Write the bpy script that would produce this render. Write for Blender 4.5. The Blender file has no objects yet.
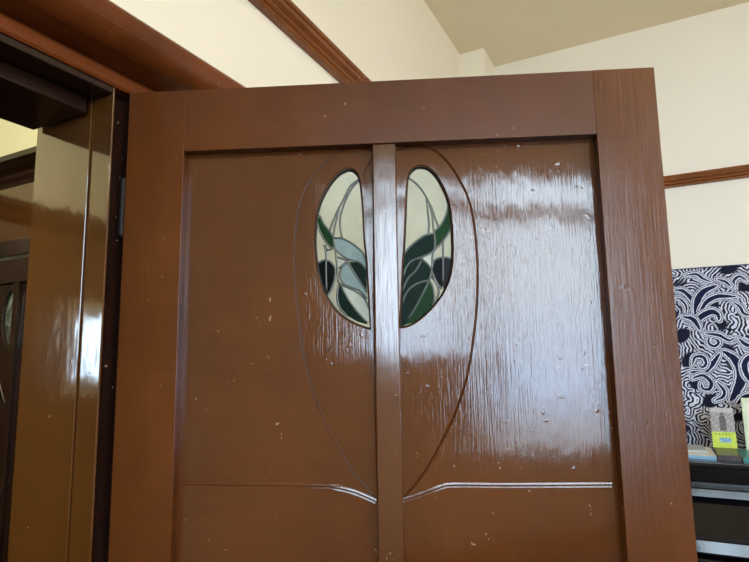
import bpy, bmesh, math, random
import numpy as np
from mathutils import Vector, Matrix
from mathutils.geometry import delaunay_2d_cdt
random.seed(4)
C = bpy.context.scene.collection
SC = bpy.context.scene
EYE = 1.6                                   # eye height above the floor; many heights below are given from the eye

# ------------------------------------------------------------------ camera
cam_d = bpy.data.cameras.new('camera'); cam = bpy.data.objects.new('camera', cam_d); C.objects.link(cam)
cam_d.sensor_width = 36; cam_d.lens = 36 * 541 / 749; cam_d.clip_start = .05
cr = Vector((0.88917968, 0.4573026, -0.01529145)); cu = Vector((0.07383041, -0.11041385, 0.99113967)); cf = Vector((-0.45156236, 0.88243023, 0.13194059))
m = Matrix((cr, cu, -cf)).transposed().to_4x4(); m.translation = Vector((.7708, -.5935, EYE))
cam.matrix_world = m
SC.camera = cam
# ------------------------------------------------------------------ exposure
vs = SC.view_settings; vs.view_transform = 'Standard'; vs.look = 'None'; vs.gamma = 1; vs.use_curve_mapping = False; vs.exposure = 0.0
SC.cycles.max_bounces = 10; SC.cycles.diffuse_bounces = 6; SC.cycles.transparent_max_bounces = 16; SC.cycles.caustics_reflective = False; SC.cycles.sample_clamp_indirect = 6
# ------------------------------------------------------------------ sky seen through the windows
W = bpy.data.worlds.new('sky'); SC.world = W; W.use_nodes = True
nt = W.node_tree; nt.nodes.clear()
wo = nt.nodes.new('ShaderNodeOutputWorld'); bg = nt.nodes.new('ShaderNodeBackground')
tc = nt.nodes.new('ShaderNodeTexCoord'); sx = nt.nodes.new('ShaderNodeSeparateXYZ'); rp = nt.nodes.new('ShaderNodeValToRGB')
mr = nt.nodes.new('ShaderNodeMapRange'); mr.inputs[1].default_value = -1; mr.inputs[2].default_value = 1
nt.links.new(tc.outputs['Generated'], sx.inputs[0]); nt.links.new(sx.outputs[2], mr.inputs[0]); nt.links.new(mr.outputs[0], rp.inputs[0])
e = rp.color_ramp.elements
e[0].position = .40; e[0].color = (.22, .22, .20, 1)
e[1].position = .47; e[1].color = (.52, .72, 1.0, 1)
n_ = e.new(.56); n_.color = (.68, .84, 1.0, 1)
n_ = e.new(.9); n_.color = (.66, .82, 1.0, 1)
nt.links.new(rp.outputs[0], bg.inputs[0]); bg.inputs[1].default_value = 18.0
nt.links.new(bg.outputs[0], wo.inputs[0])
def area(name, loc, rot, sx, sy, power, col=(1, 1, 1), portal=False):
    d = bpy.data.lights.new(name, 'AREA'); d.shape = 'RECTANGLE'; d.size = sx; d.size_y = sy; d.energy = power; d.color = col
    if portal: d.cycles.is_portal = True
    o = bpy.data.objects.new(name, d); C.objects.link(o); o.location = loc; o.rotation_euler = rot
    return o
PI = math.pi
area('window_daylight', (3.40, -3.32, EYE + .38), (PI/2, 0, 0), 1.7, 2.7, 1, portal=True)
area('small_window_daylight', (1.95, -3.32, EYE + .75), (PI/2, 0, 0), 1.15, 1.7, 1, portal=True)
area('hall_window_daylight', (-2.88, -2.025, EYE + .08), (PI/2, 0, -PI/2), .3, .5, 1, portal=True)
# unseen fill lights added to brighten the hall and the room
def fill_light(name, loc, power, col):
    d = bpy.data.lights.new(name, 'POINT'); d.shadow_soft_size = .11; d.energy = power; d.color = col
    o = bpy.data.objects.new(name, d); C.objects.link(o); o.location = loc; return o
fill_light('hall_fill_light', (-1.3, -1.3, 2.75), 85, (1, .94, .68))
fill_light('room_fill_light', (2.9, -.7, 2.80), 100, (1, .88, .74))

# ------------------------------------------------------------------ materials
def nodes(name):
    mt = bpy.data.materials.new(name); mt.use_nodes = True; t = mt.node_tree
    return mt, t, t.nodes['Principled BSDF']
def ramp(t, src, stops):
    r = t.nodes.new('ShaderNodeValToRGB'); el = r.color_ramp.elements
    el[0].position = stops[0][0]; el[0].color = (*stops[0][1], 1); el[1].position = stops[-1][0]; el[1].color = (*stops[-1][1], 1)
    for p, c in stops[1:-1]:
        x = el.new(p); x.color = (*c, 1)
    t.links.new(src, r.inputs[0]); return r.outputs[0]
def noise(t, scale, vec=(1, 1, 1), detail=4, rough=.55, dist=0, rot=(0, 0, 0)):
    c = t.nodes.new('ShaderNodeTexCoord'); mp = t.nodes.new('ShaderNodeMapping'); mp.inputs['Scale'].default_value = vec; mp.inputs['Rotation'].default_value = rot
    n = t.nodes.new('ShaderNodeTexNoise'); n.inputs['Scale'].default_value = scale; n.inputs['Detail'].default_value = detail; n.inputs['Roughness'].default_value = rough; n.inputs['Distortion'].default_value = dist
    t.links.new(c.outputs['Object'], mp.inputs[0]); t.links.new(mp.outputs[0], n.inputs[0]); return n.outputs[0]
def math_(t, op, a, b=None):
    n = t.nodes.new('ShaderNodeMath'); n.operation = op
    for i, v in enumerate((a, b)):
        if v is None: continue
        if isinstance(v, (int, float)): n.inputs[i].default_value = v
        else: t.links.new(v, n.inputs[i])
    return n.outputs[0]
def mix(t, fac, a, b):
    n = t.nodes.new('ShaderNodeMix'); n.data_type = 'RGBA'
    for i, v in ((0, fac), (6, a), (7, b)):
        if isinstance(v, (int, float)): n.inputs[i].default_value = v
        elif isinstance(v, tuple): n.inputs[i].default_value = (*v, 1)
        else: t.links.new(v, n.inputs[i])
    return n.outputs[2]
def bump(t, h, dist, strength=1, prev=None):
    b = t.nodes.new('ShaderNodeBump'); b.inputs['Distance'].default_value = dist; b.inputs['Strength'].default_value = strength
    t.links.new(h, b.inputs['Height'])
    if prev is not None: t.links.new(prev, b.inputs['Normal'])
    return b.outputs[0]

def gloss_paint(name, base, dark, rough, streak_vec, streak, dent, chips=.0, seed=0, spec=.5, coat=0.):
    """old gloss paint on wood: grain showing through as fine ridges, brush marks, dents and pale chips"""
    mt, t, p = nodes(name)
    big = noise(t, 3.5, (1, 1, 1), 4, .6)
    fine = noise(t, 60, (1, 1, .25) if streak_vec[2] < 1 else (.25, 1, 1), 3, .6)
    c1 = ramp(t, big, [(.3, dark), (.68, base)])
    c2 = mix(t, math_(t, 'MULTIPLY', fine, .30), c1, tuple(x * 1.35 for x in base))
    sp = noise(t, 120, (1, 1, .8), 2, .5)
    gate = noise(t, 7, (1, 1, 1), 2, .5)
    chip = math_(t, 'MULTIPLY', math_(t, 'GREATER_THAN', sp, .735 - chips), math_(t, 'GREATER_THAN', gate, .52))
    c3 = mix(t, math_(t, 'MULTIPLY', chip, .5), c2, (.42, .33, .26))
    t.links.new(c3, p.inputs['Base Color'])
    rr = noise(t, 9, (1, 1, .5), 3, .5)
    t.links.new(math_(t, 'ADD', math_(t, 'MULTIPLY', rr, rough * .7), rough * .65), p.inputs['Roughness'])
    p.inputs['Specular IOR Level'].default_value = spec
    p.inputs['Coat Weight'].default_value = coat; p.inputs['Coat Roughness'].default_value = .06
    g = noise(t, 1.0, streak_vec, 3, .6, .25)
    wav = noise(t, 11, (1, 1, .55), 3, .5)
    dd = noise(t, 48, (1, 1, 1), 2, .5)
    dd = math_(t, 'MAXIMUM', math_(t, 'SUBTRACT', dd, .66), 0.0)
    b = bump(t, wav, .0012)
    b = bump(t, g, streak, 1, b)
    b = bump(t, dd, dent, 1, b)
    t.links.new(b, p.inputs['Normal'])
    if coat: t.links.new(b, p.inputs['Coat Normal'])
    return mt
BR, BD = (.104, .0305, .0058), (.054, .0155, .0030)
M = {}
M['stile'] = gloss_paint('brown gloss paint on stiles', BR, BD, .23, (200, 200, 9), .00032, .0018, .0, spec=.32)
M['rail'] = gloss_paint('brown gloss paint on rails', BR, BD, .36, (9, 200, 200), .00015, .001, .0, spec=.28)
M['panel'] = gloss_paint('brown gloss paint on panels', (.088, .027, .0068), (.054, .016, .004), .07, (300, 300, 12), .00022, .0022, .0, spec=.6)
M['muntin'] = gloss_paint('brown gloss paint on middle rail', (.085, .028, .010), BD, .13, (240, 240, 11), .0002, .0015, .0, spec=.9)
M['jamb'] = gloss_paint('brown varnish on the frame', (.080, .030, .006), (.050, .019, .004), .09, (90, 90, 3), .00006, .0004, .0, spec=.7, coat=.5)
M['architrave'] = gloss_paint('red brown varnish on mouldings', (.17, .042, .008), (.06, .014, .003), .3, (5, 5, 120), .0001, .001, spec=.35)
M['picture_rail'] = gloss_paint('orange brown varnish on picture rails', (.26, .085, .022), (.15, .045, .012), .24, (5, 5, 120), .0001, .001, spec=.35)
M['dark_wood_and_shade'] = gloss_paint('dark brown wood and shade', (.020, .008, .005), (.012, .005, .004), .22, (60, 60, 4), .0001, .001)  # also painted where shade falls under the door head and beside the hinges

def plaster(name, col, col2, bscale=120, bd=.0006):
    mt, t, p = nodes(name)
    t.links.new(ramp(t, noise(t, 1.4, detail=3), [(.35, col2), (.65, col)]), p.inputs['Base Color'])
    p.inputs['Roughness'].default_value = .85; p.inputs['Specular IOR Level'].default_value = .2
    t.links.new(bump(t, noise(t, bscale, detail=3), bd), p.inputs['Normal']); return mt
M['cream'] = plaster('cream wall paint', (.86, .81, .69), (.84, .79, .665))
M['end_wall'] = plaster('pale cream wall paint', (.83, .80, .72), (.81, .78, .70))
M['ceiling'] = plaster('cream ceiling paint', (.86, .78, .60), (.82, .74, .565))
M['white_box'] = plaster('pale boxing paint', (.86, .83, .72), (.84, .80, .69))
M['hall_cream'] = plaster('hall cream paint', (.80, .80, .66), (.78, .78, .64))

def simple(name, col, rough=.4, metal=0., spec=.5, bs=0, bd=0, coat=0):
    mt, t, p = nodes(name); 
    t.links.new(ramp(t, noise(t, 14, detail=3), [(.3, tuple(c * .85 for c in col)), (.7, col)]), p.inputs['Base Color'])
    p.inputs['Roughness'].default_value = rough; p.inputs['Metallic'].default_value = metal; p.inputs['Specular IOR Level'].default_value = spec; p.inputs['Coat Weight'].default_value = coat
    if bs: t.links.new(bump(t, noise(t, bs, detail=3), bd), p.inputs['Normal'])
    return mt
M['lead'] = simple('dull lead came', (.10, .11, .105), .35, .6, .5, 400, .0004)
M['brass'] = simple('tarnished brass', (.30, .20, .08), .35, .9)
M['steel'] = simple('painted hinge', (.012, .008, .007), .5, 0, .2)
M['edge_shade'] = simple('dark ring for edge shade', (.012, .009, .008), .5, 0, .3)  # shade colour for the ring round the glass openings
M['black_piano'] = simple('black piano lacquer', (.004, .004, .006), .10, 0, .45, 40, .0001)
M['black_matte'] = simple('worn black lacquer', (.004, .004, .006), .12, 0, .25, 60, .0002)
M['ivory'] = simple('ivory', (.75, .70, .58), .3)
M['page'] = simple('book pages', (.72, .70, .64), .8, 0, .2, 300, .0003)
M['window_paint'] = simple('white window paint', (.80, .79, .74), .35)
M['blue_cover'] = simple('light blue cover', (.22, .42, .62), .3)
M['dark_cover'] = simple('dark purple cover', (.05, .035, .05), .3)
M['teal_cover'] = simple('teal cover', (.04, .25, .24), .3)
M['grey_cover'] = simple('pale grey cover', (.42, .46, .47), .35)
M['green_card'] = simple('pale green card', (.66, .74, .56), .5)
M['card_inner'] = simple('cream card', (.78, .78, .66), .5)

def floorboards():
    mt, t, p = nodes('dark floorboards')
    c = t.nodes.new('ShaderNodeTexCoord'); br = t.nodes.new('ShaderNodeTexBrick')
    br.inputs['Color1'].default_value = (.05, .022, .012, 1); br.inputs['Color2'].default_value = (.035, .016, .009, 1); br.inputs['Mortar'].default_value = (.02, .01, .006, 1)
    br.inputs['Scale'].default_value = 1; br.inputs['Mortar Size'].default_value = .004; br.inputs['Brick Width'].default_value = 1.9; br.inputs['Row Height'].default_value = .14
    t.links.new(c.outputs['Object'], br.inputs[0]); t.links.new(br.outputs[0], p.inputs['Base Color']); p.inputs['Roughness'].default_value = .35; return mt
M['floor'] = floorboards()

def glass(name, tint, body, body_amt, bscale=70, bd=.0008, seedy=0., tr=(1, 1, 1)):
    """stained glass: tinted see-through glass with a little milky body and a rippled glossy face"""
    mt = bpy.data.materials.new(name); mt.use_nodes = True; t = mt.node_tree; t.nodes.clear()
    out = t.nodes.new('ShaderNodeOutputMaterial')
    tr_ = t.nodes.new('ShaderNodeBsdfTransparent'); df = t.nodes.new('ShaderNodeBsdfTranslucent'); d2 = t.nodes.new('ShaderNodeBsdfDiffuse'); gl = t.nodes.new('ShaderNodeBsdfGlossy')
    col = ramp(t, noise(t, 38, detail=4), [(.3, tuple(x * .86 for x in tint)), (.66, tint)])
    bcol = ramp(t, noise(t, 30, detail=4), [(.3, tuple(x * .7 for x in body)), (.66, body)])
    t.links.new(col, tr_.inputs[0]); t.links.new(bcol, df.inputs[0]); t.links.new(bcol, d2.inputs[0])
    gl.inputs['Roughness'].default_value = .30
    bp = bump(t, noise(t, bscale, detail=2), bd); t.links.new(bp, gl.inputs['Normal'])
    a = t.nodes.new('ShaderNodeMixShader'); a.inputs[0].default_value = .5; t.links.new(df.outputs[0], a.inputs[1]); t.links.new(d2.outputs[0], a.inputs[2])
    b = t.nodes.new('ShaderNodeMixShader'); b.inputs[0].default_value = body_amt; t.links.new(tr_.outputs[0], b.inputs[1]); t.links.new(a.outputs[0], b.inputs[2])
    fr = t.nodes.new('ShaderNodeFresnel'); fr.inputs[0].default_value = 1.12; t.links.new(bp, fr.inputs['Normal'])
    c = t.nodes.new('ShaderNodeMixShader'); t.links.new(fr.outputs[0], c.inputs[0]); t.links.new(b.outputs[0], c.inputs[1]); t.links.new(gl.outputs[0], c.inputs[2])
    t.links.new(c.outputs[0], out.inputs[0]); return mt
M['g_clear'] = glass('seedy pale green glass', (.80, .92, .92), (.72, .80, .76), .22)
M['leaf_green'] = glass('leaf green glass', (.03, .13, .045), (.012, .055, .018), .30)
M['dark_green'] = glass('bottle green glass', (.012, .055, .042), (.006, .020, .015), .4)
M['near_black'] = glass('blackish green glass', (.003, .008, .008), (.004, .006, .006), .5)
M['pale_blue'] = glass('pale blue reflection glass', (.50, .70, .80), (.42, .56, .62), .6)  # reflections on the left light put into the glass colour
M['white'] = glass('white glass and reflection', (.95, 1.0, 1.0), (.95, 1.0, 1.0), .5)  # on the left light this white also holds painted reflections
M['smoke'] = glass('smoky grey glass', (.05, .05, .06), (.03, .03, .04), .5)
M['window_glass'] = glass('clear window glass', (.99, .99, .99), (.9, .9, .9), .0, 3, .0002)
for n_ in M['window_glass'].node_tree.nodes:
    if n_.type == 'VALTORGB':
        for el in n_.color_ramp.elements: el.color = (.98, .99, .98, 1)

def attr_mat(name, rough=.7, bs=400, bd=.0003, spec=.3):
    mt, t, p = nodes(name); a = t.nodes.new('ShaderNodeAttribute'); a.attribute_name = 'Col'
    t.links.new(a.outputs['Color'], p.inputs['Base Color']); p.inputs['Roughness'].default_value = rough; p.inputs['Specular IOR Level'].default_value = spec
    t.links.new(bump(t, noise(t, bs, detail=2), bd), p.inputs['Normal']); return mt
M['batik'] = attr_mat('printed cotton', .9)
M['cover_print'] = attr_mat('printed cover', .45)

# ------------------------------------------------------------------ mesh helpers
def finish(name, bm, mat, parent=None, loc=None, smooth=False, bevel=0, seg=2, recalc=True):
    if recalc: bmesh.ops.recalc_face_normals(bm, faces=bm.faces)
    me = bpy.data.meshes.new(name); bm.to_mesh(me); bm.free()
    me.materials.append(M[mat] if isinstance(mat, str) else mat)
    o = bpy.data.objects.new(name, me); C.objects.link(o)
    if parent: o.parent = parent
    if loc: o.location = loc
    if smooth:
        for p in me.polygons: p.use_smooth = True
    if bevel:
        b = o.modifiers.new('bevel', 'BEVEL'); b.width = bevel; b.segments = seg; b.limit_method = 'ANGLE'; b.angle_limit = .6
    return o
def box(bm, x0, x1, y0, y1, z0, z1):
    v = [bm.verts.new((x, y, z)) for x in (x0, x1) for y in (y0, y1) for z in (z0, z1)]
    for f in ((0, 1, 3, 2), (4, 6, 7, 5), (0, 4, 5, 1), (2, 3, 7, 6), (0, 2, 6, 4), (1, 5, 7, 3)):
        bm.faces.new([v[i] for i in f])
    return bm
def boxes(*bs):
    bm = bmesh.new()
    for b in bs: box(bm, *b)
    return bm
def prism(bm, prof, axis, a, b, flip=1):
    """profile of (out, z) pairs swept along x or y from a to b; out is measured along the other axis"""
    rings = []
    for s in (a, b):
        rings.append([bm.verts.new((s, o * flip, z) if axis == 'x' else (o * flip, s, z)) for o, z in prof])
    n = len(prof)
    for i in range(n):
        j = (i + 1) % n
        bm.faces.new((rings[0][i], rings[0][j], rings[1][j], rings[1][i]))
    bm.faces.new(rings[0]); bm.faces.new(rings[1][::-1]); return bm
def smooth_curve(pts, k=5):
    """Catmull-Rom through the points"""
    P = [Vector(p) for p in pts]; P = [P[0] * 2 - P[1]] + P + [P[-1] * 2 - P[-2]]; out = []
    for i in range(1, len(P) - 2):
        for s in range(k):
            t = s / k; a, b, c, d = P[i-1], P[i], P[i+1], P[i+2]
            out.append(.5 * ((2*b) + (c-a)*t + (2*a-5*b+4*c-d)*t*t + (3*b-a-3*c+d)*t**3))
    out.append(P[-2]); return out
def tube(bm, pts, r, n=8, flat=1.0, r_end=None):
    """tube along pts lying in the x/z plane (pts are 3-D); flat scales the y radius"""
    rings = []
    for i, p in enumerate(pts):
        d = (pts[min(i+1, len(pts)-1)] - pts[max(i-1, 0)]).normalized()
        s = d.cross(Vector((0, 1, 0))); s = s.normalized() if s.length > 1e-6 else Vector((1, 0, 0)); q = s.cross(d).normalized()
        rings.append([bm.verts.new(p + s * r * math.cos(2*PI*k/n) + q * r * flat * math.sin(2*PI*k/n)) for k in range(n)])
    for a, b in zip(rings, rings[1:]):
        for k in range(n): bm.faces.new((a[k], a[(k+1) % n], b[(k+1) % n], b[k]))
    bm.faces.new(rings[0]); bm.faces.new(rings[-1][::-1]); return bm
def lathe(bm, prof, n=20, loc=(0, 0, 0), axis='z'):
    rings = []
    for r, h in prof:
        ring = []
        for k in range(n):
            c, s = r * math.cos(2*PI*k/n), r * math.sin(2*PI*k/n)
            v = (c, s, h) if axis == 'z' else ((h, c, s) if axis == 'x' else (c, h, s))
            ring.append(bm.verts.new(Vector(v) + Vector(loc)))
        rings.append(ring)
    for a, b in zip(rings, rings[1:]):
        for k in range(n): bm.faces.new((a[k], a[(k+1) % n], b[(k+1) % n], b[k]))
    bm.faces.new(rings[0]); bm.faces.new(rings[-1][::-1]); return bm
def tag(o, label=None, cat=None, group=None, kind=None):
    if label: o['label'] = label
    if cat: o['category'] = cat
    if group: o['group'] = group
    if kind: o['kind'] = kind
    return o
def thing(name, loc, rz=0, label=None, cat=None, group=None, kind=None):
    o = bpy.data.objects.new(name, None); C.objects.link(o); o.location = loc; o.rotation_euler = (0, 0, rz); o.empty_display_size = .1
    return tag(o, label, cat, group, kind)
def color_grid(name, w, h, step, fn, mat, parent=None, thick=.0015, wave=None):
    """cloth or card standing in the x/z plane, printed by fn(X, Z) -> rgb arrays; real thickness at the back"""
    nx, nz = int(round(w/step)) + 1, int(round(h/step)) + 1
    X, Z = np.meshgrid(np.linspace(0, w, nx), np.linspace(0, h, nz))
    Y = wave(X, Z) if wave else np.zeros_like(X)
    co = np.stack([X, Y, Z], -1).reshape(-1, 3)
    i = np.arange(nx*nz).reshape(nz, nx)
    f = np.stack([i[:-1, :-1], i[:-1, 1:], i[1:, 1:], i[1:, :-1]], -1).reshape(-1, 4)
    me = bpy.data.meshes.new(name); me.from_pydata(co.tolist(), [], f.tolist())
    col = np.ones((nx*nz, 4), np.float32); col[:, :3] = fn(X, Z).reshape(-1, 3)
    a = me.color_attributes.new('Col', 'FLOAT_COLOR', 'POINT'); a.data.foreach_set('color', col.ravel())
    me.materials.append(M[mat]); o = bpy.data.objects.new(name, me); C.objects.link(o); o.parent = parent
    for p in me.polygons: p.use_smooth = True
    s = o.modifiers.new('thickness', 'SOLIDIFY'); s.thickness = thick; s.offset = -1
    return o
GROOVE_L = [(.4145,.3343),(.4119,.3379),(.3995,.3419),(.3819,.343),(.3639,.3408),(.3452,.3302),(.3274,.3117),(.3123,.2936),(.3003,.2727),(.2912,.2455),(.2869,.221),(.2839,.1969),(.2833,.1625),(.2846,.1125),(.2908,.0551),(.3014,-.0142),(.3256,-.089),(.3598,-.1552),(.3865,-.1942),(.4125,-.2231)]
GROOVE_R = [(.4565,.3377),(.4783,.342),(.4933,.3414),(.5072,.3382),(.5229,.3297),(.5415,.3091),(.5567,.2826),(.5687,.2565),(.5763,.2263),(.5803,.1878),(.5818,.1362),(.5794,.0877),(.5741,.0416),(.5621,-.0241),(.5429,-.0839),(.5148,-.1398),(.4867,-.1845),(.4557,-.2209)]
BEAD_L = [(.1049,-.201),(.3412,-.2037),(.3459,-.2046),(.3755,-.2111),(.3956,-.2185),(.4125,-.2258)]
BEAD_R = [(.4535,-.2242),(.4829,-.2149),(.5124,-.2045),(.5336,-.2014),(.6095,-.2019),(.768,-.2008)]
HOLE_L = [(.3731,.3095),(.3582,.3031),(.3446,.2898),(.3324,.2708),(.3229,.2495),(.3175,.2274),(.3153,.2054),(.3148,.1818),(.3161,.1623),(.3201,.1332),(.3267,.1089),(.3358,.0888),(.3488,.0701),(.3644,.0557),(.3826,.0452),(.3981,.0392),(.4084,.0367),(.4097,.0383),(.4082,.0705),(.4057,.1227),(.4036,.1625),(.4013,.1842),(.3993,.2383),(.3969,.2712),(.3946,.2882),(.3905,.2991),(.3825,.3072)]
HOLE_R = [(.4707,.2877),(.475,.2985),(.4845,.3071),(.4951,.3092),(.5083,.3054),(.5211,.2926),(.531,.2744),(.5395,.2524),(.5433,.2306),(.5451,.2065),(.5454,.1744),(.5449,.1585),(.5426,.1349),(.5374,.1142),(.5278,.0937),(.5158,.0773),(.5001,.0609),(.4844,.0482),(.4702,.0409),(.4573,.0381),(.4536,.0439),(.4561,.0824),(.4594,.1345),(.463,.1774),(.4661,.2225),(.4685,.2631)]
CAME_L = [
  [(.3921,.2924),(.3756,.2799),(.3659,.2607),(.3535,.2375),(.3452,.2184),(.3403,.2035)],
  [(.3893,.2891),(.3783,.2761),(.3686,.2578),(.3611,.2372),(.3583,.2235),(.3587,.207),(.3613,.1919)],
  [(.3576,.2457),(.3521,.2237),(.3479,.2046),(.347,.1882),(.3491,.1744),(.3516,.1526),(.3534,.131),(.3543,.1176)],
  [(.3181,.2235),(.3235,.2054),(.3316,.1887),(.3423,.1761),(.3477,.1744)],
  [(.3235,.2316),(.3303,.2162),(.3411,.2021),(.3478,.1915)],
  [(.3478,.1915),(.3613,.1905),(.3774,.1819),(.3893,.172),(.3959,.1649),(.401,.1499)],
  [(.3491,.173),(.3611,.1618),(.3744,.1541),(.3904,.1494),(.4014,.1365)],
  [(.3535,.1593),(.3704,.1526)],
  [(.3704,.1526),(.3556,.1404)],
  [(.3731,.152),(.3609,.1416),(.3576,.1282),(.3634,.1147),(.3766,.1077),(.3898,.1021),(.4016,.0886)],
  [(.3717,.148),(.3822,.1303),(.3926,.114),(.4017,.0992)],
  [(.3543,.1176),(.3607,.1121),(.374,.1059),(.3898,.0968),(.4002,.0847),(.4047,.0714)],
  [(.358,.1122),(.3711,.088),(.3842,.0692),(.401,.0492)],
  [(.3559,.1149),(.3526,.0937),(.3565,.0751),(.3683,.0617)],
  [(.3207,.1494),(.3315,.1545),(.3422,.1507),(.3494,.1392),(.348,.1204),(.342,.1046),(.3353,.0941)],
  [(.331,.1803),(.3342,.1639),(.3341,.1369),(.3348,.1021)],
  [(.3329,.1805),(.3356,.1722)],
  [(.3342,.1707),(.3477,.1744)],
]
GLASS_L = {
  'leaf_green': [[(.3194,.2234),(.3235,.2054),(.3316,.1887),(.3423,.1761),(.3477,.1744),(.3478,.1915),(.3411,.2021),(.3303,.2162),(.3241,.2302)]],
  'pale_blue': [[(.3478,.1915),(.3613,.1905),(.3774,.1819),(.3893,.172),(.3959,.1649),(.4016,.1486),(.4014,.1378),(.3904,.1494),(.3744,.1541),(.3611,.1618),(.3491,.173)],[(.3717,.1488),(.3617,.1416),(.3584,.1282),(.3639,.1155),(.3766,.1085),(.3898,.1029),(.4008,.0913),(.4009,.1),(.3926,.114),(.3822,.1303)]],
  'white': [[(.3535,.1593),(.3704,.1526),(.3556,.1404)],[(.3594,.1122),(.374,.1059),(.3898,.0968),(.4002,.0847),(.4047,.0714),(.405,.0531),(.401,.0505),(.3842,.0692),(.3711,.088)]],
  'dark_green': [[(.373,.151),(.3904,.1494),(.4014,.1365),(.4017,.1),(.3926,.114),(.3822,.1303)],[(.357,.1122),(.3531,.0937),(.3565,.0751),(.3683,.0617),(.3866,.0508),(.401,.0466),(.401,.0492),(.3842,.0692),(.3711,.088)]],
  'near_black': [[(.3185,.1481),(.3315,.1545),(.3422,.1507),(.3494,.1392),(.348,.1204),(.342,.1046),(.3366,.0967),(.33,.1035),(.3233,.1184)]],
}
CAME_R = [
  [(.4721,.293),(.4866,.2813),(.4969,.2684),(.5045,.2543),(.512,.2376),(.5168,.2211),(.5229,.2032)],
  [(.5033,.2566),(.5052,.2324),(.5065,.2105),(.505,.1957)],
  [(.5082,.2432),(.5122,.2267),(.5136,.2022),(.5157,.1832),(.5139,.1671),(.511,.159),(.5098,.143),(.5084,.1324),(.504,.1153)],
  [(.54,.2435),(.5355,.2259),(.527,.2099),(.5161,.198)],
  [(.5453,.2215),(.5412,.2013),(.5315,.1854),(.5206,.1723),(.5148,.1711)],
  [(.5155,.1945),(.5001,.1918),(.484,.1815),(.4719,.171),(.4637,.1603)],
  [(.5261,.1786),(.5125,.1648),(.4965,.1567),(.478,.1505),(.4672,.1388),(.4616,.123)],
  [(.4925,.1528),(.5027,.1432),(.5077,.1351)],
  [(.5289,.1853),(.5277,.1478),(.5265,.1108)],
  [(.509,.135),(.5125,.1469),(.52,.1526),(.5331,.1535),(.5439,.1495)],
  [(.5084,.1324),(.5113,.1244),(.5162,.1124),(.5236,.1017)],
  [(.4924,.1501),(.4828,.1331),(.4694,.1201),(.4597,.0992)],
  [(.5041,.1166),(.4849,.1118),(.4689,.1003),(.4593,.0808)],
  [(.504,.1153),(.495,.0984),(.484,.0777),(.4691,.0545)],
  [(.5041,.1166),(.5095,.1059),(.5115,.0875),(.5085,.0719)],
  [(.5082,.1231),(.5166,.1084),(.5188,.0952),(.5112,.0758)],
]
GLASS_R = {
  'leaf_green': [[(.54,.2435),(.5355,.2259),(.527,.2099),(.5161,.198),(.5148,.1711),(.5206,.1723),(.5315,.1854),(.5412,.2013),(.5458,.2215),(.5438,.2393)],[(.504,.1153),(.495,.0984),(.484,.0777),(.4691,.0545),(.4624,.0442),(.4807,.0491),(.4992,.063),(.5098,.0732),(.511,.0875),(.5095,.1059)]],
  'dark_green': [[(.5155,.1945),(.5001,.1918),(.484,.1815),(.4719,.171),(.4619,.1603),(.4598,.1363),(.4616,.123),(.4672,.1388),(.478,.1505),(.4965,.1567),(.5125,.1648)],[(.4925,.1528),(.5027,.1432),(.5077,.1351),(.5041,.1166),(.4849,.1118),(.4689,.1003),(.4593,.0808),(.4581,.1098),(.4597,.1337),(.4622,.1269),(.4672,.1388),(.478,.1505)],[(.5041,.1166),(.4849,.1118),(.4689,.1003),(.458,.0808),(.4542,.0496),(.4585,.0412),(.465,.0455),(.4691,.0545),(.484,.0777),(.495,.0984)]],
  'near_black': [[(.509,.135),(.5125,.1469),(.52,.1526),(.5273,.1532),(.5264,.1068),(.5231,.1017),(.5162,.1124),(.5108,.1244)]],
  'smoke': [[(.5284,.1531),(.5439,.1495),(.543,.1368),(.5384,.1184),(.5274,.0976),(.5263,.1029)]],
  'white': [[(.4965,.154),(.5106,.1603),(.5086,.139),(.5027,.1437)]],
}
# ================================================================== the room shell
CE = 3.33                                    # ceiling height
WF = -.03                                    # face of the lower wall beside the doorway
HALL = -.204                                 # hall face of that wall
BACK = 2.53
def S(name, bm, mat, label, cat, **k):
    o = finish(name, bm, mat, **k); return tag(o, label, cat, kind='structure')
S('floor', boxes((-2.85, 4.7, -3.3, BACK + .1, -.1, 0)), 'floor', 'dark floorboards running through room and hall', 'floor')
S('ceiling', boxes((-2.85, 4.7, -3.3, BACK + .1, CE, CE + .1)), 'ceiling', 'dull cream plaster ceiling above the open door', 'ceiling')
OY0, OY1, OZ = -.95, -.03, EYE + .452        # rough opening of the doorway
S('wall_left', boxes((HALL, WF, OY1 + .131, BACK, 0, EYE + .86), (HALL, WF, -3.2, OY0, 0, EYE + .86), (HALL, WF, OY0, OY1 + .131, OZ, EYE + .86),
                     (HALL, -.12, -3.2, BACK, EYE + .86, CE)), 'cream', 'cream plaster wall with the doorway and the diagonal picture rail', 'wall')
S('wall_back', boxes((HALL, 4.6, BACK, BACK + .1, 0, CE)), 'end_wall', 'cream end wall behind the patterned cloth and piano', 'wall')
S('wall_right', boxes((4.6, 4.7, -3.2, BACK + .1, 0, CE)), 'cream', 'cream side wall far to the right of the door', 'wall')
WX0, WX1, WZ0, WZ1 = 2.58, 4.22, EYE - .95, EYE + 1.71
VX0, VX1, VZ0, VZ1 = 1.46, 2.48, EYE - .06, EYE + 1.55
S('wall_front', boxes((HALL, VX0, -3.3, -3.2, 0, CE), (VX0, VX1, -3.3, -3.2, 0, VZ0), (VX0, VX1, -3.3, -3.2, VZ1, CE), (VX1, WX0, -3.3, -3.2, 0, CE),
                      (WX1, 4.7, -3.3, -3.2, 0, CE), (WX0, WX1, -3.3, -3.2, 0, WZ0), (WX0, WX1, -3.3, -3.2, WZ1, CE)), 'cream', 'cream wall around the two windows opposite the door', 'wall')
S('wall_corner', boxes((-.12, .022, 2.293, BACK, 0, CE)), 'white_box', 'pale boxed pier in the corner under the ceiling', 'pier')
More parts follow.
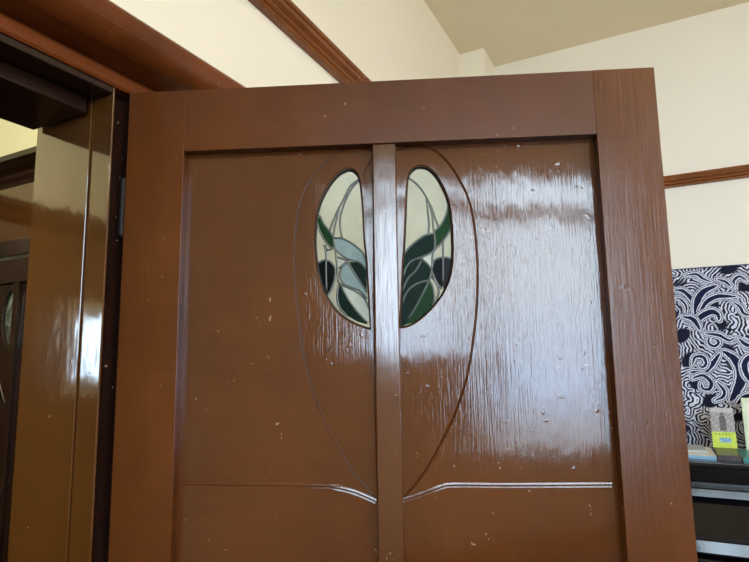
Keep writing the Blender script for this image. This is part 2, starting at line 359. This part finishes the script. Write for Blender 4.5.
# hall beyond the doorway
HW = -2.80
HY0, HY1, HZ0, HZ1 = -2.20, -1.86, EYE - .20, EYE + .34
S('wall_hall_end', boxes((HW - .05, HALL, .86, .96, 0, CE)), 'hall_cream', 'yellowish cream hall wall above a dark cornice', 'wall')
S('wall_hall_side', boxes((HW - .05, HW, -3.2, HY0, 0, CE), (HW - .05, HW, HY1, .86, 0, CE), (HW - .05, HW, HY0, HY1, 0, HZ0), (HW - .05, HW, HY0, HY1, HZ1, CE)), 'hall_cream', 'yellowish cream hall side wall above panelling', 'wall')
S('wall_hall_front', boxes((HW - .05, HALL, -3.3, -3.2, 0, CE)), 'hall_cream', 'yellowish cream wall closing the near end of the hall', 'wall')

def window(name, x0, x1, z0, z1, transom, mull, loc, rz, label, fw=.05):
    w = thing(name, loc, rz, label, 'window', kind='structure')
    b = boxes((x0, x0 + fw, -.05, .05, z0, z1), (x1 - fw, x1, -.05, .05, z0, z1), (x0 + fw, x1 - fw, -.05, .05, z0, z0 + fw), (x0 + fw, x1 - fw, -.05, .05, z1 - .06, z1))
    finish('window_frame', b, 'window_paint', w, bevel=.004)
    if transom: finish('transom', boxes((x0 + fw, x1 - fw, -.045, .045, transom - .05, transom + .05)), 'window_paint', w, bevel=.004)
    for mx in mull: finish('mullion', boxes((mx - .025, mx + .025, -.03, .03, z0 + fw, (transom - .05) if transom else z1 - .06)), 'window_paint', w, bevel=.003)
    finish('window_pane', boxes((x0 + fw, x1 - fw, .012, .018, z0 + fw, z1 - .06)), 'window_glass', w)
    return w
window('window_1', WX0, WX1, WZ0, WZ1, EYE + 1.29, (3.12, 3.68), (0, -3.25, 0), 0, 'tall white framed three light window opposite the open door')
window('window_3', VX0, VX1, VZ0, VZ1, EYE + 1.29, (1.95,), (0, -3.25, 0), 0, 'smaller white framed window beside the tall window')
window('window_2', -.17, .17, HZ0, HZ1, None, (), (HW - .0, (HY0 + HY1)/2, 0), PI/2, 'small window in the hall side wall')

# ------------------------------------------------------------------ mouldings
ARC = [(WF + .009, .448), (.0, .448), (.003, .452), (.003, .470), (.0, .474), (-.004, .478), (.022, .481)] + [(.026 + .047*math.sin(a), .530 - .047*math.cos(a)) for a in [i*PI/20 for i in range(1, 11)]] + [(.071, .537), (.066, .543), (.055, .547), (.0, .550), (WF + .009, .550)]
t1 = thing('trim_1', (0, 0, 0), 0, 'heavy red brown lintel moulding over the doorway', 'door architrave', kind='structure')
finish('lintel_moulding', prism(bmesh.new(), [(o, z + EYE) for o, z in ARC], 'y', -1.25, .42), 'architrave', t1)
leg = [(WF, 0), (-.012, 0), (-.008, .01), (-.008, .09), (-.016, .10), (WF, .10)]
def leg_bm(y0, d):
    bm = bmesh.new(); r = []
    for z in (0, EYE + .448): r.append([bm.verts.new((o, y0 + d * a, z)) for o, a in leg])
    for i in range(6): bm.faces.new((r[0][i], r[0][(i+1) % 6], r[1][(i+1) % 6], r[1][i]))
    bm.faces.new(r[0]); bm.faces.new(r[1]); return bm
finish('architrave_leg', leg_bm(-.965, -1), 'architrave', t1)
t2 = thing('trim_2', (0, 0, 0), 0, 'brown varnished door frame lining the doorway', 'door frame', kind='structure')
JB = -.202
finish('hinge_jamb', boxes((JB, -.002, -.030, -.0265, 0, OZ - .004)), 'jamb', t2, bevel=.0008)
finish('hinge_jamb_back', boxes((JB, WF + .008, -.026, .10, 0, OZ - .004)), 'dark_wood_and_shade', t2)  # dark colour stands in for the shadow gap beside the hinges
finish('door_stop', boxes((JB, -.052, -.0335, -.0305, 0, EYE + .436)), 'jamb', t2, bevel=.0006, seg=1)
finish('head_jamb', boxes((JB, -.0025, OY0, -.0305, EYE + .436, OZ - .004)), 'dark_wood_and_shade', t2, bevel=.002)  # darker than the jambs: shade under the head put into its colour
finish('head_stop', boxes((JB, -.052, OY0, -.0405, EYE + .409, EYE + .436)), 'dark_wood_and_shade', t2, bevel=.003)  # same painted shade on the stop under the head
finish('latch_jamb', boxes((JB, -.002, OY0 - .0, OY0 + .026, 0, EYE + .436)), 'jamb', t2, bevel=.002)
RAIL = [(0, .824), (.020, .824), (.024, .827), (.024, .831), (.019, .834), (.025, .837), (.029, .841), (.029, .845), (.024, .848), (.030, .852), (.038, .857), (.041, .863), (.048, .867), (.051, .872), (.048, .878), (.03, .881), (0, .882)]
S('trim_3', prism(bmesh.new(), [(o + WF, z + EYE) for o, z in RAIL], 'y', -3.1, 2.26), 'picture_rail', 'red brown grooved picture rail running up the wall above the door', 'picture rail')
rl = bpy.data.objects['trim_3']; k_ = math.radians(-1.8); rl.rotation_euler = (k_, 0, 0); cz = EYE + .85; rl.location = (0, .75 - (.75*math.cos(k_) - cz*math.sin(k_)), cz - (.75*math.sin(k_) + cz*math.cos(k_)))   # the old rail sags a little towards the corner
S('trim_4', prism(bmesh.new(), [(BACK - o, z + EYE) for o, z in RAIL], 'x', .022, 4.6), 'picture_rail', 'brown picture rail on the end wall right of the door', 'picture rail')
S('trim_5', prism(bmesh.new(), [(BACK - o, z) for o, z in [(0, 0), (.02, 0), (.02, .15), (.012, .17), (0, .175)]], 'x', .022, 4.6), 'architrave', 'brown skirting board under the end wall', 'skirting board')
# hall panelling with cornice, over and around the second door
HE = .86
h1 = thing('trim_6', (0, 0, 0), 0, 'dark wood casing and cornice around the second door in the hall', 'door casing', kind='structure')
finish('cornice', prism(bmesh.new(), [(HE - o, z + EYE) for o, z in [(0, .80), (.03, .805), (.035, .82), (.05, .835), (.055, .85), (.085, .868), (.10, .882), (.115, .890), (.115, .915), (0, .917)]], 'x', HW + .003, HALL - .003), 'dark_wood_and_shade', h1)
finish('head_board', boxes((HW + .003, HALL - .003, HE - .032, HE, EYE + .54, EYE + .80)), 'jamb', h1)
finish('casing_head', boxes((-2.36, -1.17, HE - .05, HE - .033, EYE + .465, EYE + .54)), 'dark_wood_and_shade', h1, bevel=.004)
finish('casing_side', boxes((-2.36, -2.215, HE - .05, HE - .001, 0, EYE + .464)), 'dark_wood_and_shade', h1, bevel=.004)
finish('casing_side', boxes((-1.312, -1.17, HE - .05, HE - .001, 0, EYE + .464)), 'dark_wood_and_shade', h1, bevel=.004)
finish('wall_panelling', boxes((HW + .003, -2.362, HE - .03, HE, 0, EYE + .539)), 'dark_wood_and_shade', h1)
finish('wall_panelling', boxes((-1.168, HALL - .003, HE - .03, HE, 0, EYE + .539)), 'dark_wood_and_shade', h1)
h2 = thing('trim_7', (0, 0, 0), 0, 'dark wood panelling and rail along the hall side wall', 'wall panelling', kind='structure')
finish('panelling', boxes((HW, HW + .02, -3.19, HY0 - .06, 0, EYE + .85), (HW, HW + .02, HY1 + .06, HE - .034, 0, EYE + .85), (HW, HW + .02, HY0 - .06, HY1 + .06, 0, HZ0 - .06), (HW, HW + .02, HY0 - .06, HY1 + .06, HZ1 + .06, EYE + .85)), 'jamb', h2)
finish('panelling_cap', prism(bmesh.new(), [(HW + o, z + EYE) for o, z in [(0, .85), (.03, .85), (.05, .88), (.06, .92), (.09, .95), (.10, .99), (0, .99)]], 'y', -3.19, HE - .12), 'dark_wood_and_shade', h2)

# ================================================================== the doors
T = .048                                     # door thickness
SL, SR, RB, MX0, MX1 = .0985, .7765, .3415, .4162, .4545
PANEL_Y, PANEL_T = .020, .014
DW, DT = .8736, .45
PB = -1.36                                   # lower edge of the panels (top of bottom rail), from eye height

def seg_dist(p, poly):
    best = 9
    for a, b in zip(poly, poly[1:]):
        ab = b - a; t = max(0, min(1, (p - a).dot(ab) / max(ab.length_squared, 1e-12))); best = min(best, (p - a - ab * t).length)
    return best
def inside(p, poly):
    c = False; n = len(poly)
    for i in range(n):
        a, b = poly[i], poly[i-1]
        if (a[1] > p[1]) != (b[1] > p[1]) and p[0] < (b[0]-a[0])*(p[1]-a[1])/(b[1]-a[1]) + a[0]: c = not c
    return c
def offset(poly, d):
    out = []
    for i, p in enumerate(poly):
        t = (poly[min(i+1, len(poly)-1)] - poly[max(i-1, 0)]).normalized(); out.append(p + Vector((-t.y, t.x)) * d)
    return out
def panel_bm(x0, x1, groove, hole):
    """front face with a carved groove line and an opening for the glass, its moulded edge, and a plain back"""
    g = smooth_curve([(x, z, 0) for x, z in groove], 4); g = [Vector((p.x, p.y)) for p in g]
    # run both ends on under the middle rail
    g = [g[0] + (g[0] - g[1]).normalized() * .006] + g + [g[-1] + (g[-1] - g[-2]).normalized() * .006]
    h = smooth_curve([(x, z, 0) for x, z in hole + hole[:1]], 3)[:-1]; h = [Vector((p.x, p.y)) for p in h]
    w, dep = .0021, .0022
    polys = [offset(g, w), g, offset(g, -w)]
    V = []; E = []
    def add(pts, closed):
        b = len(V); V.extend(pts)
        for i in range(len(pts) - (0 if closed else 1)): E.append((b + i, b + (i + 1) % len(pts)))
    rect = [Vector((x0, PB)), Vector((x1, PB)), Vector((x1, RB)), Vector((x0, RB))]
    add(rect, True)
    for q in polys:
        q = [Vector((min(max(p.x, x0 + 1e-4), x1 - 1e-4), min(p.y, RB - 1e-4))) for p in q]; add(q, False)
    add(h, True)
    r = delaunay_2d_cdt(V, E, [], 0, 1e-6)
    bm = bmesh.new(); vv = []
    for p in r[0]:
        d = seg_dist(p, g); vv.append(bm.verts.new((p.x, PANEL_Y + dep * max(0, 1 - d / w), p.y)))
    for f in r[2]:
        c = sum((r[0][i] for i in f), Vector((0, 0))) / len(f)
        if inside(c, h) or not (x0 <= c.x <= x1 and PB <= c.y <= RB): continue
        try: bm.faces.new([vv[i] for i in f])
        except ValueError: pass
    # moulded edge of the opening
    cen = sum(h, Vector((0, 0))) / len(h); prev = None; first = None
    area2 = sum(h[i-1].x*h[i].y - h[i].x*h[i-1].y for i in range(len(h))); sg = 1 if area2 > 0 else -1
    for i in range(len(h)):
        t = (h[(i+1) % len(h)] - h[i-1]).normalized(); nrm = Vector((-t.y, t.x)) * sg
        ring = [bm.verts.new((q.x, y, q.y)) for q, y in ((h[i], PANEL_Y), (h[i] + nrm*.0008, PANEL_Y + .0006), (h[i] + nrm*.0016, PANEL_Y + .002), (h[i] + nrm*.0018, PANEL_Y + PANEL_T))]
        if prev:
            for a in range(3): bm.faces.new((prev[a], prev[a+1], ring[a+1], ring[a]))
        else: first = ring
        prev = ring
    for a in range(3): bm.faces.new((prev[a], prev[a+1], first[a+1], first[a]))
    # back
    V = [Vector(p) for p in rect]; E = [(0, 1), (1, 2), (2, 3), (3, 0)]; b = 4; V += h; E += [(b + i, b + (i+1) % len(h)) for i in range(len(h))]
    r = delaunay_2d_cdt(V, E, [], 0, 1e-6); vv = [bm.verts.new((p.x, PANEL_Y + PANEL_T, p.y)) for p in r[0]]
    for f in r[2]:
        c = sum((r[0][i] for i in f), Vector((0, 0))) / len(f)
        if inside(c, h): continue
        bm.faces.new([vv[i] for i in f][::-1])
    return bm, h
def poly_plate(pts, y, th, k=3):
    P = [Vector((x, z)) for x, z in pts]
    r = delaunay_2d_cdt(P, [(i, (i+1) % len(P)) for i in range(len(P))], [], 1, 1e-6)
    bm = bmesh.new(); fr = [bm.verts.new((p.x, y, p.y)) for p in r[0]]
    for f in r[2]: 
        if inside(sum((r[0][i] for i in f), Vector((0, 0)))/len(f), P): bm.faces.new([fr[i] for i in f])
    return bm
def make_door(name, loc, rz, label, cat, paint=None):
    d = thing(name, loc, rz, label, cat, kind='structure')
    def part(nm, bm, mat, parent=d, **k):
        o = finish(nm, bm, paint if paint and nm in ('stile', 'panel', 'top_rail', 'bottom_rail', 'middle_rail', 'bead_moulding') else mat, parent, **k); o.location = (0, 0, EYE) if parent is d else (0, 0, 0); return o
    B = -1.59
    part('stile', boxes((0, SL, 0, T, B, DT)), 'stile', bevel=.0007, seg=2)
    part('stile', boxes((SR, DW, 0, T, B, DT)), 'stile', bevel=.0007, seg=2)
    part('top_rail', boxes((SL, SR, .0001, T, RB, DT - .0005)), 'rail', bevel=.0004)
    part('bottom_rail', boxes((SL, SR, .0001, T, B, PB)), 'rail', bevel=.0004)
    part('middle_rail', boxes((MX0, MX1, .0035, T - .003, PB, RB)), 'muntin', bevel=.0018, seg=3)
    for x0, x1, gr, ho, came, pieces, bead, side in ((SL, MX0 + .001, GROOVE_L, HOLE_L, CAME_L, GLASS_L, BEAD_L, 0), (MX1 - .001, SR, GROOVE_R, HOLE_R, CAME_R, GLASS_R, BEAD_R, 1)):
        bm, h = panel_bm(x0, x1, gr, ho)
        p = part('panel', bm, 'panel', recalc=True)
        c = smooth_curve([(x, PANEL_Y + .0002, z) for x, z in bead], 6)
        mb = bmesh.new(); rings = []
        for k_, q in enumerate(c):
            t_ = (c[min(k_+1, len(c)-1)] - c[max(k_-1, 0)]).normalized(); s_ = Vector((-t_.z, 0, t_.x))
            rings.append([mb.verts.new(q + s_ * a_ + Vector((0, y_, 0))) for a_, y_ in ((.0050, .0003), (.0038, -.0006), (.0030, -.0016), (.0004, -.0022), (-.0008, -.0018), (-.0016, -.0002), (-.0024, -.0008), (-.0044, -.0014))])
        for r0, r1 in zip(rings, rings[1:]):
            for k_ in range(7): mb.faces.new((r0[k_], r0[k_+1], r1[k_+1], r1[k_]))
        part('bead_moulding', mb, 'panel')
        # stained glass, set in the opening
        gl = finish('stained_glass', poly_plate([(q.x + (q.x - .4) * 0, q.y) for q in h], .0335, 0), 'g_clear', d, recalc=True); gl.location = (0, 0, EYE)
        def clip(pts):                      # keep the pieces and lead inside the opening
            out = []
            for q in pts:
                q = Vector(q)
                if not inside(q, h):
                    best = None
                    for a, b in zip(h, h[1:] + h[:1]):
                        ab = b - a; t = max(0, min(1, (q - a).dot(ab) / max(ab.length_squared, 1e-12))); w = a + ab * t
                        if best is None or (q - w).length < (q - best).length: best = w
                    q = best
                out.append((q.x, q.y))
            return out
        for kind, lst in pieces.items():
            for pts in lst:
                o = finish('glass_piece', poly_plate(clip(pts), .0323, 0), kind, gl)
                o['label'] = {'leaf_green': 'leaf green glass', 'dark_green': 'dark green glass', 'near_black': 'blackish green glass', 'pale_blue': 'glass with painted pale blue reflection', 'white': 'white glass', 'smoke': 'smoky grey glass'}[kind]
        mb = bmesh.new()
        for ln in came:
            tube(mb, smooth_curve([(x, .0322, z) for x, z in clip(ln)], 4), .00175, 7, .8)
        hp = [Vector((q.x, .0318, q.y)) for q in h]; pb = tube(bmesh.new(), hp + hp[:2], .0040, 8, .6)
        finish('glass_edge_shade', pb, 'edge_shade', gl, smooth=True)  # near-black ring added as the shadow around the edge of the glass
        finish('lead_came', mb, 'lead', gl, smooth=True)
    # hinges on the hanging edge, lever handle low on the other side
    for z in (.25, -.55, -1.35):
        hb = lathe(bmesh.new(), [(.0045, z - .05), (.0055, z - .048), (.0055, z + .048), (.0045, z + .05)], 12, (-.0065, .006, 0))
        box(hb, -.003, .0, .008, .038, z - .048, z + .048)
        part('hinge', hb, 'steel', smooth=False)
    kb = lathe(bmesh.new(), [(.026, 0), (.026, -.004), (.010, -.008), (.009, -.035), (.022, -.045), (.027, -.058), (.020, -.070), (.004, -.074)], 24, (DW - .05, 0, -.62), 'y')
    k = part('door_knob', kb, 'brass', smooth=True)
    return d
d1 = make_door('door_1', (0, 0, 0), math.radians(23.18), 'large brown painted door standing open, with two stained glass lights', 'door')
d2 = make_door('door_2', (-2.2, HE - .044, 0), 0, 'dark twin door with stained glass in the hall beyond the doorway', 'door', 'dark_wood_and_shade')

# ================================================================== cloth on the end wall
CL_X, CL_Z, CL_W, CL_H = .80, EYE - .60, 1.40, .995
def batik(X, Z):
    x = X + CL_X; z = Z + CL_Z - EYE           # place on the wall, heights from the eye
    rng = np.random.RandomState(5)
    def wob(s, k, seed):
        r = np.random.RandomState(seed); o = np.zeros_like(x)
        for _ in range(k):
            a = r.uniform(0, 2*np.pi); f = s * r.uniform(.6, 1.6); o += np.sin((x*np.cos(a) + z*np.sin(a)) * f + r.uniform(0, 6.28))
        return o / k
    wx = x + .0055*wob(95, 5, 1) + .003*wob(210, 4, 2); wz = z + .0055*wob(95, 5, 3) + .003*wob(210, 4, 4)
    def dist(px, pz, pts):
        d = np.full_like(px, 9.); u = np.zeros_like(px); L = 0; T_ = sum(math.dist(a, b) for a, b in zip(pts, pts[1:]))
        for a, b in zip(pts, pts[1:]):
            ax, az = a; bx, bz = b; l2 = (bx-ax)**2 + (bz-az)**2 + 1e-12
            t = np.clip(((px-ax)*(bx-ax) + (pz-az)*(bz-az))/l2, 0, 1)
            dd = np.hypot(px-ax-t*(bx-ax), pz-az-t*(bz-az)); m_ = dd < d
            d = np.where(m_, dd, d); u = np.where(m_, (L + t*math.sqrt(l2))/T_, u); L += math.sqrt(l2)
        return d, u
    def curve(pts): return [(p.x, p.y) for p in smooth_curve([(a, b, 0) for a, b in pts], 5)]
    # rows of flame-like echo lines around scattered hooks
    hooks = []
    for i in range(120):
        cx, cz = CL_X + rng.uniform(0, CL_W), EYE*0 + (CL_Z - EYE) + rng.uniform(0, CL_H); a = rng.uniform(0, 6.28); r = rng.uniform(.018, .045); sgn = rng.choice([-1, 1])
        hooks.append([(cx + r*math.cos(a + sgn*s*.45)*(1 - s*.10), cz + r*math.sin(a + sgn*s*.45)*(1 - s*.10)) for s in range(6)])
    D = np.full_like(x, 9.)
    for hk in hooks:
        dd, _ = dist(wx, wz, hk); D = np.minimum(D, dd)
    v = np.sin(D * 2*np.pi/.0135 + 1.6*wob(60, 4, 9))
    white = np.clip(v*2.6 - .1, 0, 1) * np.clip(1.6 - 6*(wob(45, 6, 21) - .12), 0, 1); navy_glow = np.zeros_like(x)
    # the large curved blades seen beside the door
    Kx = lambda px: .8935 + (px - 676)*.00415
    Kz = lambda px, py: .39 - (py - (269 - (px - 676)*.085))*.00462
    def P(o, s, *pts): return curve([(Kx(o[0] + a/s), Kz(o[0] + a/s, o[1] + b/s)) for a, b in pts])
    c3 = (670, 260); c4 = (680, 330); s = 6.24
    blades = [(P(c3, s, (20, 190), (70, 195), (115, 235), (145, 290), (140, 350)), .010), (P(c3, s, (20, 245), (55, 255), (85, 300), (80, 350)), .005),
              (P(c3, s, (140, 375), (150, 300), (170, 240), (215, 190), (290, 155)), .014), (P(c3, s, (170, 330), (225, 260), (300, 225), (400, 225)), .010),
              (P(c3, s, (110, 440), (170, 370), (240, 330), (280, 345), (285, 380)), .013), (P(c3, s, (60, 370), (120, 385), (160, 450)), .010),
              (P(c4, s, (235, 150), (290, 190), (325, 260), (310, 350), (245, 460)), .020), (P(c4, s, (10, 300), (90, 295), (150, 240), (205, 165)), .011),
              (P(c4, s, (20, 340), (90, 315), (135, 355), (120, 400), (80, 400), (75, 370)), .008), (P(c4, s, (30, 250), (50, 200), (100, 195), (115, 235), (90, 262), (65, 240)), .007),
              (P(c4, s, (150, 60), (145, 100), (175, 120), (205, 95), (190, 70), (165, 75)), .006), (P(c4, s, (130, 40), (210, 45), (270, 75), (300, 60)), .007),
              (P(c4, s, (431, 190), (390, 170), (350, 220), (360, 300), (400, 340)), .012), (P(c4, s, (330, 60), (380, 100), (431, 80)), .008),
              (P(c3, s, (100, 90), (170, 80), (210, 110), (260, 130)), .006), (P(c3, s, (400, 170), (400, 120), (440, 90), (480, 120)), .006), (P(c3, s, (300, 110), (350, 130), (380, 160)), .006),
              (P(c3, s, (380, 260), (420, 290), (440, 330), (493, 350)), .006), (P(c4, s, (150, 470), (200, 440), (210, 400), (170, 350)), .007), (P(c4, s, (280, 480), (330, 430), (400, 400)), .010)]
    for pts, wd in blades:
        dd, u = dist(x + .0012*wob(160, 4, 7), z + .0012*wob(160, 4, 8), pts)
        wloc = wd * (.25 + .75*np.sin(np.clip(u, 0, 1)*np.pi)**.7)
        e1 = dd - wloc
        zone = e1 < .0155
        ring = np.where(e1 < 0, 0., np.where(e1 < .0052, 1., np.where(e1 < .0090, 0., np.where(e1 < .0130, .95, 0.))))
        white = np.where(zone, ring, white); navy_glow = np.where(e1 < 0, 1., navy_glow)
    tone = np.clip(.5 + .5*wob(14, 4, 11), 0, 1)[..., None]
    dark = np.array([.004, .004, .010])*(1 - tone) + np.array([.007, .010, .038])*tone
    dark = dark + navy_glow[..., None]*np.array([.000, .001, .015])
    lite = np.array([.66, .70, .86])
    return dark*(1 - white[..., None]) + lite*white[..., None]
cl = thing('wall_hanging', (CL_X, BACK - .020, CL_Z), 0, 'navy and white swirling leaf patterned cloth hung on the end wall above the piano', 'wall hanging')
color_grid('cloth', CL_W, CL_H, .00215, batik, 'batik', cl, .0015, lambda X, Z: .0022*np.sin(X*17 + 1) + .0012*np.sin(X*41 + Z*5))
hem = [Vector((x, .0022*math.sin(x*17 + 1) + .0012*math.sin(x*41 + CL_H*5), CL_H)) for x in np.linspace(0, CL_W, 60)]
bm = bmesh.new()
for i in range(59): box(bm, hem[i].x, hem[i+1].x, hem[i].y - .002, hem[i].y + .003, CL_H - .003, CL_H + .002)
finish('hem', bm, simple('navy hem', (.03, .035, .09), .9), cl)

# ================================================================== upright piano under the cloth
PZ = EYE - .465
pn = thing('upright_piano', (1.33, 2.290, 0), math.radians(2.5), 'black lacquered upright piano against the end wall below the patterned cloth', 'piano')
def pp(nm, bm, mat='black_piano', parent=pn, **k):
    return finish(nm, bm, mat, parent, **k)
L0, L1 = -.74, .74                           # piano is centred on x = 1.33, front towards -y
pp('case', boxes((L0, L0 + .05, -.16, .175, .02, PZ - .022), (L1 - .05, L1, -.16, .175, .02, PZ - .022), (L0 + .05, L1 - .05, .15, .175, .05, PZ - .022), (L0 + .05, L1 - .05, -.17, .15, .05, .08)), 'black_piano', bevel=.004)
pp('lid', boxes((L0 - .015, L1 + .015, -.195, .180, PZ - .022, PZ)), 'black_piano', bevel=.005, seg=3)
pp('upper_panel', boxes((L0 + .05, L1 - .05, -.175, -.155, PZ - .10, PZ - .0225)), 'black_matte', bevel=.003)
sh = prism(bmesh.new(), [(-.155, PZ - .135), (-.230, PZ - .135), (-.237, PZ - .131), (-.2285, PZ - .101), (-.223, PZ - .097), (-.155, PZ - .095)], 'x', L0 + .05, L1 - .05)
pp('music_ledge', sh, 'black_piano', bevel=.002)
fb = prism(bmesh.new(), [(-.18, PZ - .136), (-.215, PZ - .137), (-.375, PZ - .243), (-.388, PZ - .248), (-.394, PZ - .254), (-.405, PZ - .292), (-.404, PZ - .300), (-.398, PZ - .306), (-.18, PZ - .306)], 'x', L0 + .06, L1 - .06)
f = pp('fallboard', fb, 'black_piano', bevel=.004, seg=3)
kb = lathe(bmesh.new(), [(.007, 0), (.005, -.008), (.009, -.014), (.004, -.02)], 16, (-.3, -.41, PZ - .286), 'y'); finish('fallboard_knob', kb, 'brass', f, smooth=True)
kb = lathe(bmesh.new(), [(.007, 0), (.005, -.008), (.009, -.014), (.004, -.02)], 16, (.3, -.41, PZ - .286), 'y'); finish('fallboard_knob', kb, 'brass', f, smooth=True)
pp('key_bed', boxes((L0, L1, -.425, -.16, PZ - .40, PZ - .311)), 'black_piano', bevel=.006)
for x0 in (L0, L1 - .055):
    ar = prism(bmesh.new(), [(-.16, PZ - .31), (-.42, PZ - .31), (-.425, PZ - .27), (-.40, PZ - .24), (-.30, PZ - .19), (-.22, PZ - .13), (-.16, PZ - .12)], 'x', x0, x0 + .055); pp('arm', ar, 'black_piano', bevel=.003)
    lg = lathe(bmesh.new(), [(.035, 0), (.04, .04), (.028, .07), (.024, .14), (.034, .30), (.038, .45), (.030, .58), (.040, .62), (.040, PZ - .40)], 18, (x0 + .028, -.385, 0)); pp('leg', lg, 'black_piano', smooth=True)
pp('lower_panel', boxes((L0 + .05, L1 - .05, -.17, -.15, .10, PZ - .40)), 'black_matte', bevel=.003)
for dx in (-.09, .09):
    pd = boxes((dx - .018, dx + .018, -.30, -.17, .045, .057)); pp('pedal', pd, 'brass', bevel=.004)

# ------------------------------------------------------------------ things on the piano
def book(name, w, dpt, h, cover, loc, rz, label, group=None, cat='book', top=None):
    b = thing(name, loc, rz, label, cat, group)
    c = boxes((0, w, 0, dpt, h - .0015, h), (0, w, 0, dpt, 0, .0015), (0, w, 0, .0015, .0015, h - .0015)); finish('cover', c, cover, b, bevel=.0006)
    if top: finish('front_cover', boxes((0, w, 0, dpt, h, h + .0006)), top, b)
    finish('pages', boxes((.003, w - .003, .0016, dpt - .003, .0016, h - .0016)), 'page', b); return b
book('paperback', .155, .24, .014, 'blue_cover', (.812, 2.135, PZ), .02, 'light blue book lying flat under a grey booklet on the piano, beside the door', top='page')
book('paperback', .080, .22, .020, 'dark_cover', (.972, 2.137, PZ), -.015, 'dark purple book lying flat in front of the yellow and black booklet')
book('paperback', .14, .21, .016, 'teal_cover', (1.060, 2.135, PZ), .01, 'teal book lying flat below the pale green card')
book('paperback', .105, .15, .012, 'grey_cover', (.835, 2.19, PZ + .0150), .05, 'pale grey booklet lying on top of the light blue book')

def cover_print(X, Z):
    w, h = .092, .175
    r = np.random.RandomState(3); n = sum(np.sin(X*r.uniform(100, 500)*r.choice([-1, 1]) + Z*r.uniform(100, 500) + r.uniform(0, 6)) for _ in range(7))/7
    g = .30 + .22*n; 
    fx, fz = X - .047, Z - .115
    body = (np.abs(fx) < .013 - (fz > .018)*.004) & (fz > -.04) & (fz < .026); head = np.hypot(fx, fz - .034) < .008
    g = np.where(body, .09 + .05*n, g); g = np.where(head, .13, g)
    col = np.stack([g, g*.95, g*.98], -1)
    sky = Z > .155; col[sky] = [.45, .42, .44]
    yel = Z < .070; base = np.stack([.50 + .10*n, .62 + .10*n, .06 + .02*n], -1); col = np.where(yel[..., None], base, col)
    lt = (np.abs(Z - .060) < .004) & (np.sin(X*480) > .1) & (X > .012) & (X < .08); col = np.where(lt[..., None], np.array([.25, .30, .05]), col)
    bl = (np.abs(X - .05) < .022 + .003*n) & (np.abs(Z - .034) < .010 + .002*n); col = np.where(bl[..., None], np.stack([.12 + .2*(n > .15), .30 + .2*(n > .15), .45 + .2*(n > .15)], -1), col)
    return col
bk = thing('booklet', (.972, 2.335, PZ + .0205), 0, 'booklet with a grey photo over a yellow green lower half standing on the piano', 'booklet')
bk.rotation_euler = (math.radians(-9), 0, .02)
color_grid('front_cover', .092, .175, .0015, cover_print, 'cover_print', bk, .0012)
finish('pages', boxes((.001, .091, .0014, .006, .001, .174)), 'page', bk)
cd = thing('greeting_card', (1.097, 2.345, PZ + .0165), 0, 'pale green framed card standing at the right edge of the view on the piano', 'card')
cd.rotation_euler = (math.radians(-6), 0, -.05)
finish('card_frame', boxes((0, .018, 0, .014, 0, .225), (.132, .15, 0, .014, 0, .225), (.018, .132, 0, .014, 0, .018), (.018, .132, 0, .014, .207, .225)), 'green_card', cd, bevel=.002)
finish('card_face', boxes((.018, .132, .006, .012, .018, .207)), 'card_inner', cd)
